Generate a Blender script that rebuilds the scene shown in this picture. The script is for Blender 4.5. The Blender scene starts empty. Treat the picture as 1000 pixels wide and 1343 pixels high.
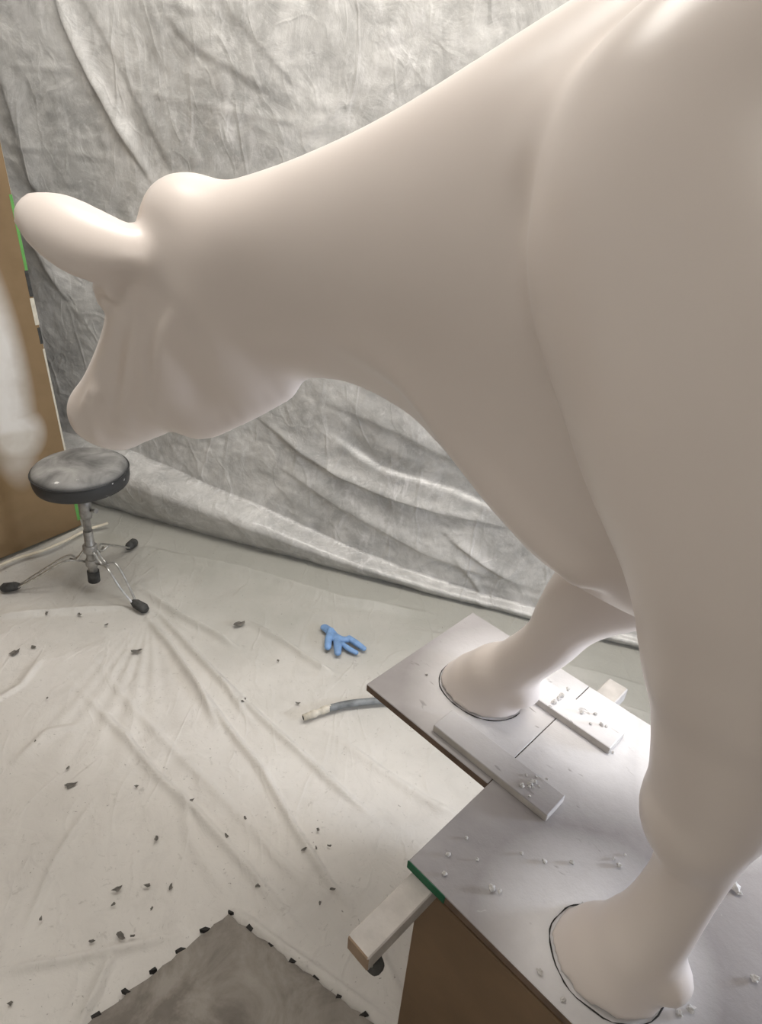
import bpy, bmesh, math, random
import numpy as np
from mathutils import Vector, Matrix

random.seed(7)
rng = np.random.default_rng(7)
scene = bpy.context.scene
COL = scene.collection

# ------------------------------------------------------------------ camera
PITCH, ROLL, CAM_H, FPX = math.radians(31), math.radians(4), 1.6, 850.0
_fw = np.array([0, math.cos(PITCH), -math.sin(PITCH)])
_r0 = np.array([1.0, 0, 0]); _u0 = np.cross(_r0, _fw)
_rt = math.cos(ROLL) * _r0 + math.sin(ROLL) * _u0
_up = -math.sin(ROLL) * _r0 + math.cos(ROLL) * _u0
CAM = np.array([0, 0, CAM_H])
cam_data = bpy.data.cameras.new('camera')
cam_data.sensor_fit = 'VERTICAL'; cam_data.sensor_height = 36.0
cam_data.lens = 36.0 * FPX / 1343.0
cam_data.clip_start = 0.02
cam = bpy.data.objects.new('camera', cam_data); COL.objects.link(cam)
M = Matrix.Identity(4)
for i in range(3):
    M[i][0] = _rt[i]; M[i][1] = _up[i]; M[i][2] = -_fw[i]; M[i][3] = CAM[i]
cam.matrix_world = M
scene.camera = cam

# ------------------------------------------------------------------ world, exposure
scene.view_settings.view_transform = 'Standard'
scene.view_settings.look = 'None'
scene.view_settings.gamma = 1.0
scene.view_settings.use_curve_mapping = False
scene.view_settings.exposure = -0.26
W = bpy.data.worlds.new('world'); scene.world = W; W.use_nodes = True
W.node_tree.nodes['Background'].inputs[0].default_value = (0.9, 0.95, 1.0, 1)
W.node_tree.nodes['Background'].inputs[1].default_value = 0.05

def area(name, loc, target, sx, sy, power, colr, spread=180):
    l = bpy.data.lights.new(name, 'AREA'); l.shape = 'RECTANGLE'; l.size = sx; l.size_y = sy
    l.energy = power; l.color = colr; l.spread = math.radians(spread)
    o = bpy.data.objects.new(name, l); COL.objects.link(o); o.location = loc
    d = Vector(target) - Vector(loc)
    o.rotation_euler = d.to_track_quat('-Z', 'Y').to_euler()
    return o
LAMP_A = (0.85, 1.25, 2.94)      # ceiling panel above the far side of the sculpture
FILL_D = (-.5, -.85, 2.94)       # added fill panel behind the camera, lifts the bull's shaded side
LAMP_B = (-0.6, 1.45, 2.94)     # ceiling panel over the open floor
LAMP_C = (1.66, .62, .86)       # cool work light beyond the sculpture
area('ceiling_panel_light', (LAMP_A[0], LAMP_A[1], LAMP_A[2] - .03), (LAMP_A[0], LAMP_A[1], 0), 1.16, .56, 27, (1, .95, .89))
area('ceiling_panel_light_open_floor', (LAMP_B[0], LAMP_B[1], LAMP_B[2] - .03), (LAMP_B[0], LAMP_B[1], 0), 1.16, .56, 17, (1, .96, .92))
area('added_fill_light_rear', (FILL_D[0], FILL_D[1], FILL_D[2] - .03), (FILL_D[0], FILL_D[1], 0), 1.16, .56, 1.0, (1, .94, .90))
area('work_light_beam', (LAMP_C[0] - .06, LAMP_C[1] + .016, LAMP_C[2]), (-.2, 1.1, 1.1), .26, .2, 13, (.78, .86, 1.0), 140)

# ------------------------------------------------------------------ helpers
def ray(x, y):
    return _rt * ((x - 500) / FPX) - _up * ((y - 671.5) / FPX) + _fw
def onz(x, y, z=0.0):
    d = ray(x, y); return CAM + d * ((z - CAM[2]) / d[2])

def link(o, parent=None):
    COL.objects.link(o)
    if parent is not None: o.parent = parent
    return o
def tag(o, label=None, cat=None, group=None, kind=None):
    if label: o['label'] = label
    if cat: o['category'] = cat
    if group: o['group'] = group
    if kind: o['kind'] = kind
    return o
def empty(name, loc, rz=0.0):
    o = bpy.data.objects.new(name, None); o.location = loc; o.rotation_euler[2] = rz
    o.empty_display_size = .05
    return link(o)
def mesh_obj(name, verts, faces, mats, parent=None, smooth=False, mat_idx=None):
    me = bpy.data.meshes.new(name)
    me.from_pydata([tuple(map(float, v)) for v in verts], [], [tuple(map(int, f)) for f in faces])
    if not isinstance(mats, (list, tuple)): mats = [mats]
    for m in mats: me.materials.append(m)
    if mat_idx is not None: me.polygons.foreach_set('material_index', np.asarray(mat_idx, dtype=np.int32))
    if smooth: me.polygons.foreach_set('use_smooth', np.ones(len(me.polygons), dtype=bool))
    me.update()
    return link(bpy.data.objects.new(name, me), parent)
def np_mesh(name, verts, quads, mats, parent=None, smooth=True):
    me = bpy.data.meshes.new(name)
    verts = np.asarray(verts, dtype=np.float32); quads = np.asarray(quads, dtype=np.int32)
    me.vertices.add(len(verts)); me.vertices.foreach_set('co', verts.ravel())
    me.loops.add(quads.size); me.loops.foreach_set('vertex_index', quads.ravel())
    me.polygons.add(len(quads)); me.polygons.foreach_set('loop_start', np.arange(0, quads.size, 4, dtype=np.int32))
    if not isinstance(mats, (list, tuple)): mats = [mats]
    for m in mats: me.materials.append(m)
    me.polygons.foreach_set('use_smooth', np.full(len(quads), smooth, dtype=bool))
    me.update(calc_edges=True); me.validate()
    return link(bpy.data.objects.new(name, me), parent)
def bm_obj(name, bm, mats, parent=None, smooth=False, matf=None):
    me = bpy.data.meshes.new(name)
    bm.normal_update()
    if matf:
        for f in bm.faces: f.material_index = matf(f)
    if smooth:
        for f in bm.faces: f.smooth = True
    bm.to_mesh(me); bm.free()
    if not isinstance(mats, (list, tuple)): mats = [mats]
    for m in mats: me.materials.append(m)
    return link(bpy.data.objects.new(name, me), parent)
def box_bm(x0, x1, y0, y1, z0, z1, bevel=0.0, seg=1):
    bm = bmesh.new()
    bmesh.ops.create_cube(bm, size=1.0)
    for v in bm.verts:
        v.co = Vector(((x0 + x1) / 2 + v.co.x * (x1 - x0), (y0 + y1) / 2 + v.co.y * (y1 - y0), (z0 + z1) / 2 + v.co.z * (z1 - z0)))
    if bevel: bmesh.ops.bevel(bm, geom=bm.edges[:], offset=bevel, segments=seg, affect='EDGES')
    return bm
def catmull(P, n):
    P = np.asarray(P, dtype=float)
    E = np.vstack([2 * P[0] - P[1], P, 2 * P[-1] - P[-2]])
    out = []
    for i in range(1, len(E) - 2):
        a, b, c, d = E[i - 1], E[i], E[i + 1], E[i + 2]
        for t in np.linspace(0, 1, n, endpoint=False):
            out.append(.5 * ((2 * b) + (c - a) * t + (2 * a - 5 * b + 4 * c - d) * t * t + (3 * b - a - 3 * c + d) * t ** 3))
    out.append(P[-1])
    return np.array(out)
def tube_vf(path, radii, n=12, cap=True, off=0):
    path = np.asarray(path, dtype=float)
    if np.isscalar(radii): radii = [radii] * len(path)
    vs, fs = [], []
    T = np.gradient(path, axis=0); T /= np.linalg.norm(T, axis=1)[:, None] + 1e-9
    ref = np.array([0, 0, 1.0]) if abs(T[0][2]) < .9 else np.array([1.0, 0, 0])
    u = np.cross(T[0], ref); u /= np.linalg.norm(u)
    for i, p in enumerate(path):
        u = u - T[i] * (u @ T[i]); u /= np.linalg.norm(u) + 1e-9
        w = np.cross(T[i], u)
        for k in range(n):
            a = 2 * math.pi * k / n
            vs.append(p + radii[i] * (math.cos(a) * u + math.sin(a) * w))
    for i in range(len(path) - 1):
        for k in range(n):
            k2 = (k + 1) % n
            fs.append((off + i * n + k, off + i * n + k2, off + (i + 1) * n + k2, off + (i + 1) * n + k))
    if cap:
        fs.append(tuple(off + k for k in reversed(range(n))))
        fs.append(tuple(off + (len(path) - 1) * n + k for k in range(n)))
    return vs, fs
def tube(name, path, radii, mat, parent=None, n=12, cap=True):
    vs, fs = tube_vf(path, radii, n, cap)
    o = mesh_obj(name, vs, fs, mat, parent)
    for p in o.data.polygons: p.use_smooth = len(p.vertices) == 4
    return o
def lathe(name, prof, mat, parent=None, n=40, base=(0, 0, 0), mat_idx_f=None, mats=None):
    vs, fs, mi = [], [], []
    for r, z in prof:
        for k in range(n):
            a = 2 * math.pi * k / n; vs.append((base[0] + r * math.cos(a), base[1] + r * math.sin(a), base[2] + z))
    for i in range(len(prof) - 1):
        for k in range(n):
            k2 = (k + 1) % n
            fs.append((i * n + k, i * n + k2, (i + 1) * n + k2, (i + 1) * n + k))
    fs.append(tuple(reversed(range(n)))); fs.append(tuple((len(prof) - 1) * n + k for k in range(n)))
    o = mesh_obj(name, vs, fs, mats or mat, parent, smooth=True)
    return o

# frame of the back wall
S0 = np.array([-1.343, 2.632, 0.0])
_wa = math.radians(-18.5)
ES = np.array([math.cos(_wa), math.sin(_wa), 0.0])        # along the back wall
EN = np.array([math.sin(_wa), -math.cos(_wa), 0.0])       # out of the back wall, into the room

# ------------------------------------------------------------------ materials
class NT:
    def __init__(s, name):
        s.m = bpy.data.materials.new(name); s.m.use_nodes = True
        s.t = s.m.node_tree; s.b = s.t.nodes['Principled BSDF']
        s.tc = s.t.nodes.new('ShaderNodeTexCoord')
    def n(s, typ, **kw):
        nd = s.t.nodes.new('ShaderNode' + typ)
        for k, v in kw.items():
            if hasattr(nd, k): setattr(nd, k, v)
            else: nd.inputs[k].default_value = v
        return nd
    def l(s, a, b): s.t.links.new(a, b)
    def vec(s, scale=(1, 1, 1), rot=(0, 0, 0), loc=(0, 0, 0)):
        mp = s.n('Mapping'); mp.inputs['Scale'].default_value = scale; mp.inputs['Rotation'].default_value = rot
        mp.inputs['Location'].default_value = loc
        s.l(s.tc.outputs['Object'], mp.inputs['Vector']); return mp.outputs['Vector']
    def noise(s, scale, detail=4, rough=.55, dist=0.0, vec=None):
        nd = s.n('TexNoise'); nd.inputs['Scale'].default_value = scale; nd.inputs['Detail'].default_value = detail
        nd.inputs['Roughness'].default_value = rough; nd.inputs['Distortion'].default_value = dist
        s.l(vec if vec is not None else s.tc.outputs['Object'], nd.inputs['Vector']); return nd.outputs['Fac']
    def ramp(s, fac, stops):
        r = s.n('ValToRGB'); e = r.color_ramp.elements
        e[0].position, e[0].color = stops[0][0], c4(stops[0][1])
        e[1].position, e[1].color = stops[-1][0], c4(stops[-1][1])
        for p, c in stops[1:-1]:
            x = e.new(p); x.color = c4(c)
        s.l(fac, r.inputs['Fac']); return r.outputs['Color']
    def mix(s, fac, a, b):
        mx = s.n('Mix', data_type='RGBA')
        for sock, val in ((0, fac), (6, a), (7, b)):
            if isinstance(val, bpy.types.NodeSocket): s.l(val, mx.inputs[sock])
            elif sock == 0: mx.inputs[0].default_value = val
            else: mx.inputs[sock].default_value = c4(val)
        return mx.outputs[2]
    def math(s, op, a, b=0.0, clamp=False):
        nd = s.n('Math', operation=op); nd.use_clamp = clamp
        for i, v in enumerate((a, b)):
            if isinstance(v, bpy.types.NodeSocket): s.l(v, nd.inputs[i])
            else: nd.inputs[i].default_value = v
        return nd.outputs[0]
    def bump(s, h, strength=.3, dist=.01, prev=None):
        b = s.n('Bump'); b.inputs['Strength'].default_value = strength; b.inputs['Distance'].default_value = dist
        s.l(h, b.inputs['Height'])
        if prev is not None: s.l(prev, b.inputs['Normal'])
        return b.outputs['Normal']
    def fin(s, col, rough, nrm=None, spec=.5, metal=0.0, coat=0.0):
        if isinstance(col, bpy.types.NodeSocket): s.l(col, s.b.inputs['Base Color'])
        else: s.b.inputs['Base Color'].default_value = c4(col)
        if isinstance(rough, bpy.types.NodeSocket): s.l(rough, s.b.inputs['Roughness'])
        else: s.b.inputs['Roughness'].default_value = rough
        s.b.inputs['Specular IOR Level'].default_value = spec
        s.b.inputs['Metallic'].default_value = metal
        s.b.inputs['Coat Weight'].default_value = coat
        if nrm is not None: s.l(nrm, s.b.inputs['Normal'])
        return s.m
def c4(c): return (c[0], c[1], c[2], 1.0)
def plain(name, col, rough=.6, var=.15, scale=25, bump=.1, metal=0.0, spec=.4):
    t = NT(name)
    f = t.noise(scale, 5)
    c = t.ramp(f, [(.3, tuple(x * (1 - var) for x in col)), (.7, tuple(min(1, x * (1 + var)) for x in col))])
    return t.fin(c, rough, t.bump(t.noise(scale * 4, 3), bump, .002), spec, metal)

def m_primer():
    t = NT('white_primer')
    c = t.ramp(t.noise(3.0, 3), [(.3, (.76, .685, .64)), (.7, (.79, .715, .67))])
    return t.fin(c, .3, t.bump(t.noise(260, 2), .03, .001), .5)
def m_wall():
    t = NT('dusty_hanging_plastic')
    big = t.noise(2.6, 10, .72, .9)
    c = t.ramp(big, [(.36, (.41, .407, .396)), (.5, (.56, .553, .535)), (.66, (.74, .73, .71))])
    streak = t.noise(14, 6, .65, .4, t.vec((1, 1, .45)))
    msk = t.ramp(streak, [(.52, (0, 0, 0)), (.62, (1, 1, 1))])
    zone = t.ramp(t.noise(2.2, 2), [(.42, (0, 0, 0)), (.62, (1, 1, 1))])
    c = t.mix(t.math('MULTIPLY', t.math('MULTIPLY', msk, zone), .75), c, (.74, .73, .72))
    fine = t.noise(9, 8, .7, 1.5)
    c = t.mix(t.math('MULTIPLY', t.ramp(fine, [(.48, (0, 0, 0)), (.68, (1, 1, 1))]), .5), c, (.34, .34, .333))
    def ridged(scale, rot, stretch, seed, width):
        v = t.vec((1, 1, stretch), rot, (seed, seed * 2.0, 0))
        n = t.noise(scale, 2.5, .45, .5, v)
        return t.ramp(t.math('ABSOLUTE', t.math('SUBTRACT', n, .5)), [(0, (1, 1, 1)), (width, (0, 0, 0))])
    n1 = t.bump(t.noise(7, 7, .62, 1.0), .24, .03)
    n2 = t.bump(ridged(4.5, (.5, .3, .2), .45, 1.3, .035), .35, .006, n1)
    n3 = t.bump(ridged(9, (-.6, .2, .1), .6, 4.1, .05), .25, .004, n2)
    n2 = t.bump(t.noise(45, 5, .7, .6), .25, .004, n3)
    spk = t.ramp(t.noise(38, 4, .7, .8), [(.55, (0, 0, 0)), (.68, (1, 1, 1))])
    c = t.mix(t.math('MULTIPLY', spk, .35), c, (.78, .77, .755))
    return t.fin(c, .30, n2, .5, 0.0, .25)
def m_floor():
    t = NT('dusty_floor_plastic')
    big = t.noise(1.3, 4, .6, .5)
    c = t.ramp(big, [(.3, (.60, .575, .545)), (.72, (.75, .725, .69))])
    fine = t.noise(11, 8, .68, 1.0)
    c = t.mix(t.math('MULTIPLY', t.ramp(fine, [(.5, (0, 0, 0)), (.78, (1, 1, 1))]), .4), c, (.50, .48, .45))
    wht = t.noise(5, 7, .66, .8)
    c = t.mix(t.math('MULTIPLY', t.ramp(wht, [(.58, (0, 0, 0)), (.75, (1, 1, 1))]), .45), c, (.82, .805, .775))
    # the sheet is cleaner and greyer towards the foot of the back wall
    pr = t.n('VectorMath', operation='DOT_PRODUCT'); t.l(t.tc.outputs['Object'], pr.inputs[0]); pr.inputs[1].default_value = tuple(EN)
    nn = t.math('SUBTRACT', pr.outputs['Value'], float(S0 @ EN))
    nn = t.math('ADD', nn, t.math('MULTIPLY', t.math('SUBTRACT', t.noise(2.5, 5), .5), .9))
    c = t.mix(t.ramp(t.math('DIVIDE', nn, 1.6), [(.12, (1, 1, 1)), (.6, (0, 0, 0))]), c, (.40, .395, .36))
    n1 = t.bump(t.noise(9, 6, .6, 1.5), .35, .012)
    gr = t.ramp(t.noise(48, 5, .7, .7), [(.60, (0, 0, 0)), (.70, (1, 1, 1))])
    c = t.mix(t.math('MULTIPLY', gr, .45), c, (.36, .34, .315))
    sp = t.ramp(t.noise(95, 3, .6, .4), [(.70, (0, 0, 0)), (.74, (1, 1, 1))])
    c = t.mix(t.math('MULTIPLY', sp, .7), c, (.20, .185, .165))
    v = t.vec((1, .45, 1), (0, 0, .9), (2, 5, 0))
    rd = t.ramp(t.math('ABSOLUTE', t.math('SUBTRACT', t.noise(6, 3, .5, .6, v), .5)), [(0, (1, 1, 1)), (.04, (0, 0, 0))])
    n2 = t.bump(rd, .3, .004, n1)
    n2 = t.bump(t.noise(60, 5, .65), .2, .003, n2)
    return t.fin(c, .5, n2, .4)
def m_board(spots):
    t = NT('dusty_board')
    c = t.ramp(t.noise(4, 5, .6, .4), [(.3, (.26, .245, .247)), (.7, (.40, .38, .383))])
    fac = None
    for (p, r) in spots:                       # overspray left around the feet
        d = t.n('VectorMath', operation='DISTANCE'); t.l(t.tc.outputs['Object'], d.inputs[0]); d.inputs[1].default_value = p
        q = t.math('SUBTRACT', 1.0, t.math('DIVIDE', d.outputs['Value'], r), True)
        fac = q if fac is None else t.math('MAXIMUM', fac, q)
    nz = t.noise(10, 5)
    f2 = t.math('MULTIPLY', fac, t.math('ADD', nz, .55))
    f2 = t.math('MULTIPLY', f2, 1.6, True)
    c = t.mix(f2, c, (.76, .75, .76))
    sp = t.ramp(t.noise(22, 6, .7, 1.0), [(.66, (0, 0, 0)), (.74, (1, 1, 1))])
    c = t.mix(t.math('MULTIPLY', sp, .5), c, (.75, .74, .74))
    v = t.vec((.35, 1, 1), (0, 0, .5))
    sc = t.ramp(t.noise(40, 3, .6, .5, v), [(.66, (0, 0, 0)), (.70, (1, 1, 1))])
    c = t.mix(t.math('MULTIPLY', sc, .55), c, (.20, .185, .18))
    n1 = t.bump(t.noise(26, 4, .6, .5), .10, .004)
    n1 = t.bump(t.noise(70, 4, .7), .25, .003, n1)
    return t.fin(c, .62, n1, .35)
MAT = {}
MAT['primer'] = m_primer(); MAT['wall'] = m_wall(); MAT['floor'] = m_floor()
MAT['edge'] = plain('raw_board_edge', (.155, .105, .075), .75, .25, 40)
MAT['brown'] = plain('brown_hardboard', (.20, .13, .075), .6, .12, 8, .05)
MAT['dusttimber'] = plain('dusty_timber', (.50, .47, .44), .75, .18, 18, .3)
MAT['timber_end'] = plain('timber_end_grain', (.33, .24, .17), .8, .2, 30, .3)
MAT['black'] = plain('black_vinyl', (.035, .036, .037), .42, .3, 12, .15)
MAT['rubber'] = plain('dusty_rubber', (.055, .055, .053), .8, .5, 40, .3)
MAT['steel'] = plain('dusty_steel', (.36, .35, .33), .45, .3, 40, .1, .55)
MAT['chrome'] = plain('bright_steel', (.6, .6, .59), .28, .2, 60, .05, .9)
MAT['glove'] = plain('blue_nitrile', (.19, .33, .58), .5, .2, 30, .3)
MAT['hose'] = plain('grey_hose', (.20, .215, .225), .5, .5, 20, .2)
MAT['fitting'] = plain('whitened_fitting', (.62, .58, .50), .6, .2, 60, .2)
MAT['cream'] = plain('cream_hose', (.68, .62, .50), .55, .1, 30, .1)
MAT['tape'] = plain('green_tape', (.13, .38, .09), .55, .15, 40, .1)
MAT['darktape'] = plain('dark_green_tape', (.012, .12, .055), .55, .2, 40, .1)
MAT['paper'] = plain('pale_tape', (.62, .59, .50), .7, .15, 40, .1)
MAT['flake'] = plain('grey_flake', (.15, .14, .125), .7, .5, 60, .4)
MAT['plaster'] = plain('plaster_crumb', (.56, .545, .53), .85, .2, 80, .6)
MAT['gap'] = plain('dark_joint', (.03, .028, .027), .8, .3, 60, .3)
MAT['matrubber'] = plain('black_foam', (.03, .028, .026), .85, .3, 60, .3)
MAT['ceil'] = plain('ceiling_plastic', (.70, .68, .64), .55, .08, 3, .2)
MAT['lampbody'] = plain('lamp_housing', (.75, .75, .74), .4, .05, 20, .05)
def m_emit(name, col, s):
    t = NT(name); t.b.inputs['Base Color'].default_value = c4(col)
    t.b.inputs['Emission Color'].default_value = c4(col); t.b.inputs['Emission Strength'].default_value = s
    return t.m
MAT['tube'] = m_emit('lit_tube', (1, .95, .86), 6.0)
MAT['led'] = m_emit('lit_led', (.82, .9, 1), 8.0)

# ------------------------------------------------------------------ room shell
SL, SR, NB, ZC = -0.55, 4.6, 4.1, 3.0
def room(s, n, z): return S0 + ES * s + EN * n + np.array([0, 0, z])
def slab(name, pts, thick_dir, mat):
    a = [np.array(p) for p in pts]; b = [p + np.array(thick_dir) for p in a]
    fs = [(0, 1, 2, 3), (7, 6, 5, 4)] + [(i, i + 4, (i + 1) % 4 + 4, (i + 1) % 4) for i in range(4)]
    return tag(mesh_obj(name, a + b, fs, mat), kind='structure')
slab('floor', [room(SL - .1, -.15, -.03), room(SR + .1, -.15, -.03), room(SR + .1, NB + .1, -.03), room(SL - .1, NB + .1, -.03)], (0, 0, -.1), MAT['ceil'])
slab('wall_back', [room(SL - .1, -.06, -.03), room(SR + .1, -.06, -.03), room(SR + .1, -.06, ZC), room(SL - .1, -.06, ZC)], -EN * .08, MAT['ceil'])
slab('wall_left', [room(SL, -.06, -.03), room(SL, NB, -.03), room(SL, NB, ZC), room(SL, -.06, ZC)], -ES * .08, MAT['wall'])
slab('wall_right', [room(SR, -.06, -.03), room(SR, NB, -.03), room(SR, NB, ZC), room(SR, -.06, ZC)], ES * .08, MAT['wall'])
slab('wall_front', [room(SL, NB, -.03), room(SR, NB, -.03), room(SR, NB, ZC), room(SL, NB, ZC)], EN * .08, MAT['wall'])
slab('ceiling', [room(SL - .1, -.15, ZC), room(SR + .1, -.15, ZC), room(SR + .1, NB + .1, ZC), room(SL - .1, NB + .1, ZC)], (0, 0, .08), MAT['ceil'])

def seg_dist(X, Y, pl):
    """distance from grid points to a polyline, the signed side and the fraction along it"""
    D = np.full(X.shape, 9.0); S = np.zeros(X.shape); U = np.zeros(X.shape)
    pl = np.asarray(pl); n = len(pl) - 1
    for i in range(n):
        a, b = pl[i], pl[i + 1]; ab = b - a; L2 = ab @ ab + 1e-9
        t = np.clip(((X - a[0]) * ab[0] + (Y - a[1]) * ab[1]) / L2, 0, 1)
        dx, dy = X - a[0] - t * ab[0], Y - a[1] - t * ab[1]
        d = np.hypot(dx, dy); m = d < D
        D[m] = d[m]; S[m] = (ab[0] * dy - ab[1] * dx)[m]; U[m] = ((i + t) / n)[m]
    return D, np.sign(S), U
def vnoise(X, Y, sc, seed):
    r = np.random.default_rng(seed); g = r.random((256, 256))
    x, y = X * sc + 60, Y * sc + 60
    i, j = np.floor(x).astype(int), np.floor(y).astype(int); fx, fy = x - i, y - j
    fx, fy = fx * fx * (3 - 2 * fx), fy * fy * (3 - 2 * fy)
    q = lambda a, b: g[a % 256, b % 256]
    return (q(i, j) * (1 - fx) * (1 - fy) + q(i + 1, j) * fx * (1 - fy) + q(i, j + 1) * (1 - fx) * fy + q(i + 1, j + 1) * fx * fy) - .5
def grid_quads(nx, ny):
    I = np.arange(nx * ny).reshape(nx, ny)
    return np.stack([I[:-1, :-1], I[1:, :-1], I[1:, 1:], I[:-1, 1:]], -1).reshape(-1, 4)
def ridge(H, X, Y, pl, w, amp, fade=True, asym=0.0):
    D, S, U = seg_dist(X, Y, pl)
    ww = w * (1 + asym * S)
    p = np.exp(-(D / ww) ** 2)
    if fade: p = p * np.clip(np.sin(np.pi * np.clip(U, .03, .97)) * 1.6, 0, 1)
    return H + amp * p
# ---- floor sheet
F_PX = [  # folds of the sheet: pixels on the floor plane, width, height
    ([(100, 900), (165, 965), (210, 1020), (260, 1065), (340, 1155), (415, 1245)], .016, .011),
    ([(200, 806), (260, 900), (300, 955), (345, 1010), (390, 1090), (435, 1160), (480, 1205)], .013, .012),
    ([(205, 800), (320, 920), (380, 975), (440, 1030), (500, 1080)], .014, .010),
    ([(120, 860), (185, 940), (240, 995), (320, 1075), (380, 1140), (435, 1180)], .018, .007),
    ([(300, 1190), (360, 1235), (430, 1285), (520, 1350)], .022, .016),
    ([(480, 1210), (500, 1250), (540, 1330)], .015, .010),
    ([(125, 1050), (75, 1130), (30, 1235)], .014, .007),
    ([(0, 1275), (60, 1263), (130, 1250), (250, 1220)], .014, .009),
    ([(150, 1250), (130, 1300), (105, 1350)], .014, .010),
    ([(-30, 814), (40, 806), (90, 801), (178, 795)], .018, .012),
    ([(182, 770), (234, 806), (280, 830), (318, 853)], .018, .016),
    ([(190, 805), (225, 850), (262, 905), (290, 960)], .014, .012),
    ([(193, 720), (315, 747), (450, 788), (560, 805)], .03, .016),
    ([(324, 815), (370, 840), (418, 873), (440, 885)], .018, .013),
    ([(205, 800), (250, 850), (300, 905), (340, 960)], .012, .010),
    ([(60, 860), (30, 900), (-20, 930)], .02, .007),
    ([(430, 960), (500, 1010), (560, 1050), (620, 1080)], .02, .007),
    ([(240, 1020), (250, 1100), (300, 1180)], .02, .005),
    ([(20, 1000), (60, 960), (110, 950)], .02, .005),
    ([(560, 830), (640, 850), (760, 880), (860, 905)], .03, .012),
    ([(740, 905), (800, 925), (880, 950)], .03, .014),
    ([(-10, 745), (50, 728), (108, 700), (135, 690)], .03, .02),
]
def to_rs(px, z=0.0):
    P = onz(px[0], px[1], z); return np.array([(P - S0) @ ES, (P - S0) @ EN])
nx, ny = 680, 560
gs = SL + (SR - SL) * (.75 * np.linspace(0, 1, nx) + .25 * np.linspace(0, 1, nx) ** 3); t = np.linspace(0, 1, ny); gn = -.04 + (NB + .02) * (t * .55 + .45 * t ** 2.2)
X, Y = np.meshgrid(gs, gn, indexing='ij')
H = .004 + .007 * vnoise(X, Y, 4.5, 1) + .004 * vnoise(X, Y, 11, 2) + .0022 * vnoise(X, Y, 27, 3)
# loose pleats that fan out from the stool
c = to_rs((195, 800)); ang = np.arctan2(Y - c[1], X - c[0]); rad = np.hypot(X - c[0], Y - c[1])
H += .0028 * np.sin(ang * 46 + 6 * vnoise(X, Y, 2, 9)) * np.exp(-((ang - 1.05) / .42) ** 2) * np.clip(rad / .3, 0, 1) * np.exp(-rad / 1.3)
for pl, w, a in F_PX: H = ridge(H, X, Y, [to_rs(p) for p in pl], w * .62, a * 1.45, True, .45)
H = np.clip(H, -.012, .05)
V = S0 + X[..., None] * ES + Y[..., None] * EN + H[..., None] * np.array([0, 0, 1.0])
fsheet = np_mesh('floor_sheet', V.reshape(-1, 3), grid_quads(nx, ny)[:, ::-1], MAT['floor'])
tag(fsheet, 'wrinkled translucent plastic dust sheet spread over the whole floor', 'dust sheet')
# ---- hanging wall sheet
def on_wall(px):
    d = ray(*px); tt = ((S0 - CAM) @ EN) / (d @ EN); P = CAM + d * tt
    return np.array([(P - S0) @ ES, P[2]])
W_PX = [
    ([(70, -30), (95, 40), (125, 105), (160, 170), (205, 240)], .018, .03),
    ([(100, -30), (150, 60), (200, 160), (235, 230)], .03, .008),
    ([(0, 80), (25, 150), (45, 230), (60, 260)], .03, .03),
    ([(0, 235), (30, 270), (60, 330), (100, 400)], .03, .025),
    ([(10, 86), (60, 92), (120, 97)], .008, .005),
    ([(155, 118), (240, 133), (330, 152), (440, 172)], .008, .005),
    ([(0, 185), (45, 197), (110, 205), (170, 212)], .008, .005),
    ([(170, 0), (240, 12), (320, 26)], .008, .005),
    ([(210, 0), (260, 60), (330, 100), (400, 145)], .035, .012),
    ([(290, -10), (350, 60), (420, 140)], .03, .008),
    ([(340, 545), (400, 590), (449, 620), (510, 645), (570, 664), (680, 690)], .018, .035),
    ([(420, 520), (520, 560), (600, 600), (700, 640)], .04, .02),
    ([(360, 600), (450, 660), (560, 720), (680, 760)], .035, .022),
    ([(590, 700), (640, 735), (680, 760)], .015, .02),
    ([(600, 725), (625, 760), (640, 790)], .012, .015),
    ([(480, 500), (530, 520), (580, 560)], .02, .012),
    ([(430, 560), (500, 610), (600, 640), (690, 680)], .03, -.03),
]
nx, nz = 560, 380
gs = SL + (SR - SL) * (.75 * np.linspace(0, 1, nx) + .25 * np.linspace(0, 1, nx) ** 3); t = np.linspace(0, 1, nz); gz = -.01 + (ZC + .01) * (t * .5 + .5 * t ** 2)
X, Y = np.meshgrid(gs, gz, indexing='ij')
N = .02 + .03 * vnoise(X, Y * .5, 2.2, 21) + .010 * vnoise(X, Y, 6, 22) + .005 * vnoise(X + .3 * Y, Y, 15, 23) + .0045 * vnoise(X - .4 * Y, Y * 1.6, 26, 24)
for pl, w, a in W_PX: N = ridge(N, X, Y, [on_wall(p) for p in pl], w, a * .72, True, .68)
# slack turn-up of the sheet at the foot of the wall
top = np.interp(X, [-.6, .0, .245, .55, .905, 1.2, 1.5, 1.9, 3.6], [.30, .31, .30, .245, .185, .12, .075, .05, .04])
q = np.clip((top - Y) / top, -1, 1)
roll = np.where(q > 0, np.sqrt(np.clip(1 - (1 - np.clip(q * 3.2, 0, 1)) ** 2, 0, 1)), 0)
amp = np.interp(X, [-.6, 0, .3, .9, 1.5, 2.0, 3.6], [.10, .13, .14, .12, .08, .05, .05])
N = N * np.where(q > 0, .6, 1) + amp * roll * (1 - .55 * np.clip(q, 0, 1) ** 2) + .25 * .03 * vnoise(X, Y, 9, 31) * (q > 0)
N = np.clip(N, -.045, .4)
V = S0 + X[..., None] * ES + N[..., None] * EN + Y[..., None] * np.array([0, 0, 1.0])
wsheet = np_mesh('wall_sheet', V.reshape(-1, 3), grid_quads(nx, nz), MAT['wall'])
tag(wsheet, 'creased dusty plastic sheet hanging behind the white bull sculpture, slack at its foot', 'plastic sheet')

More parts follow.
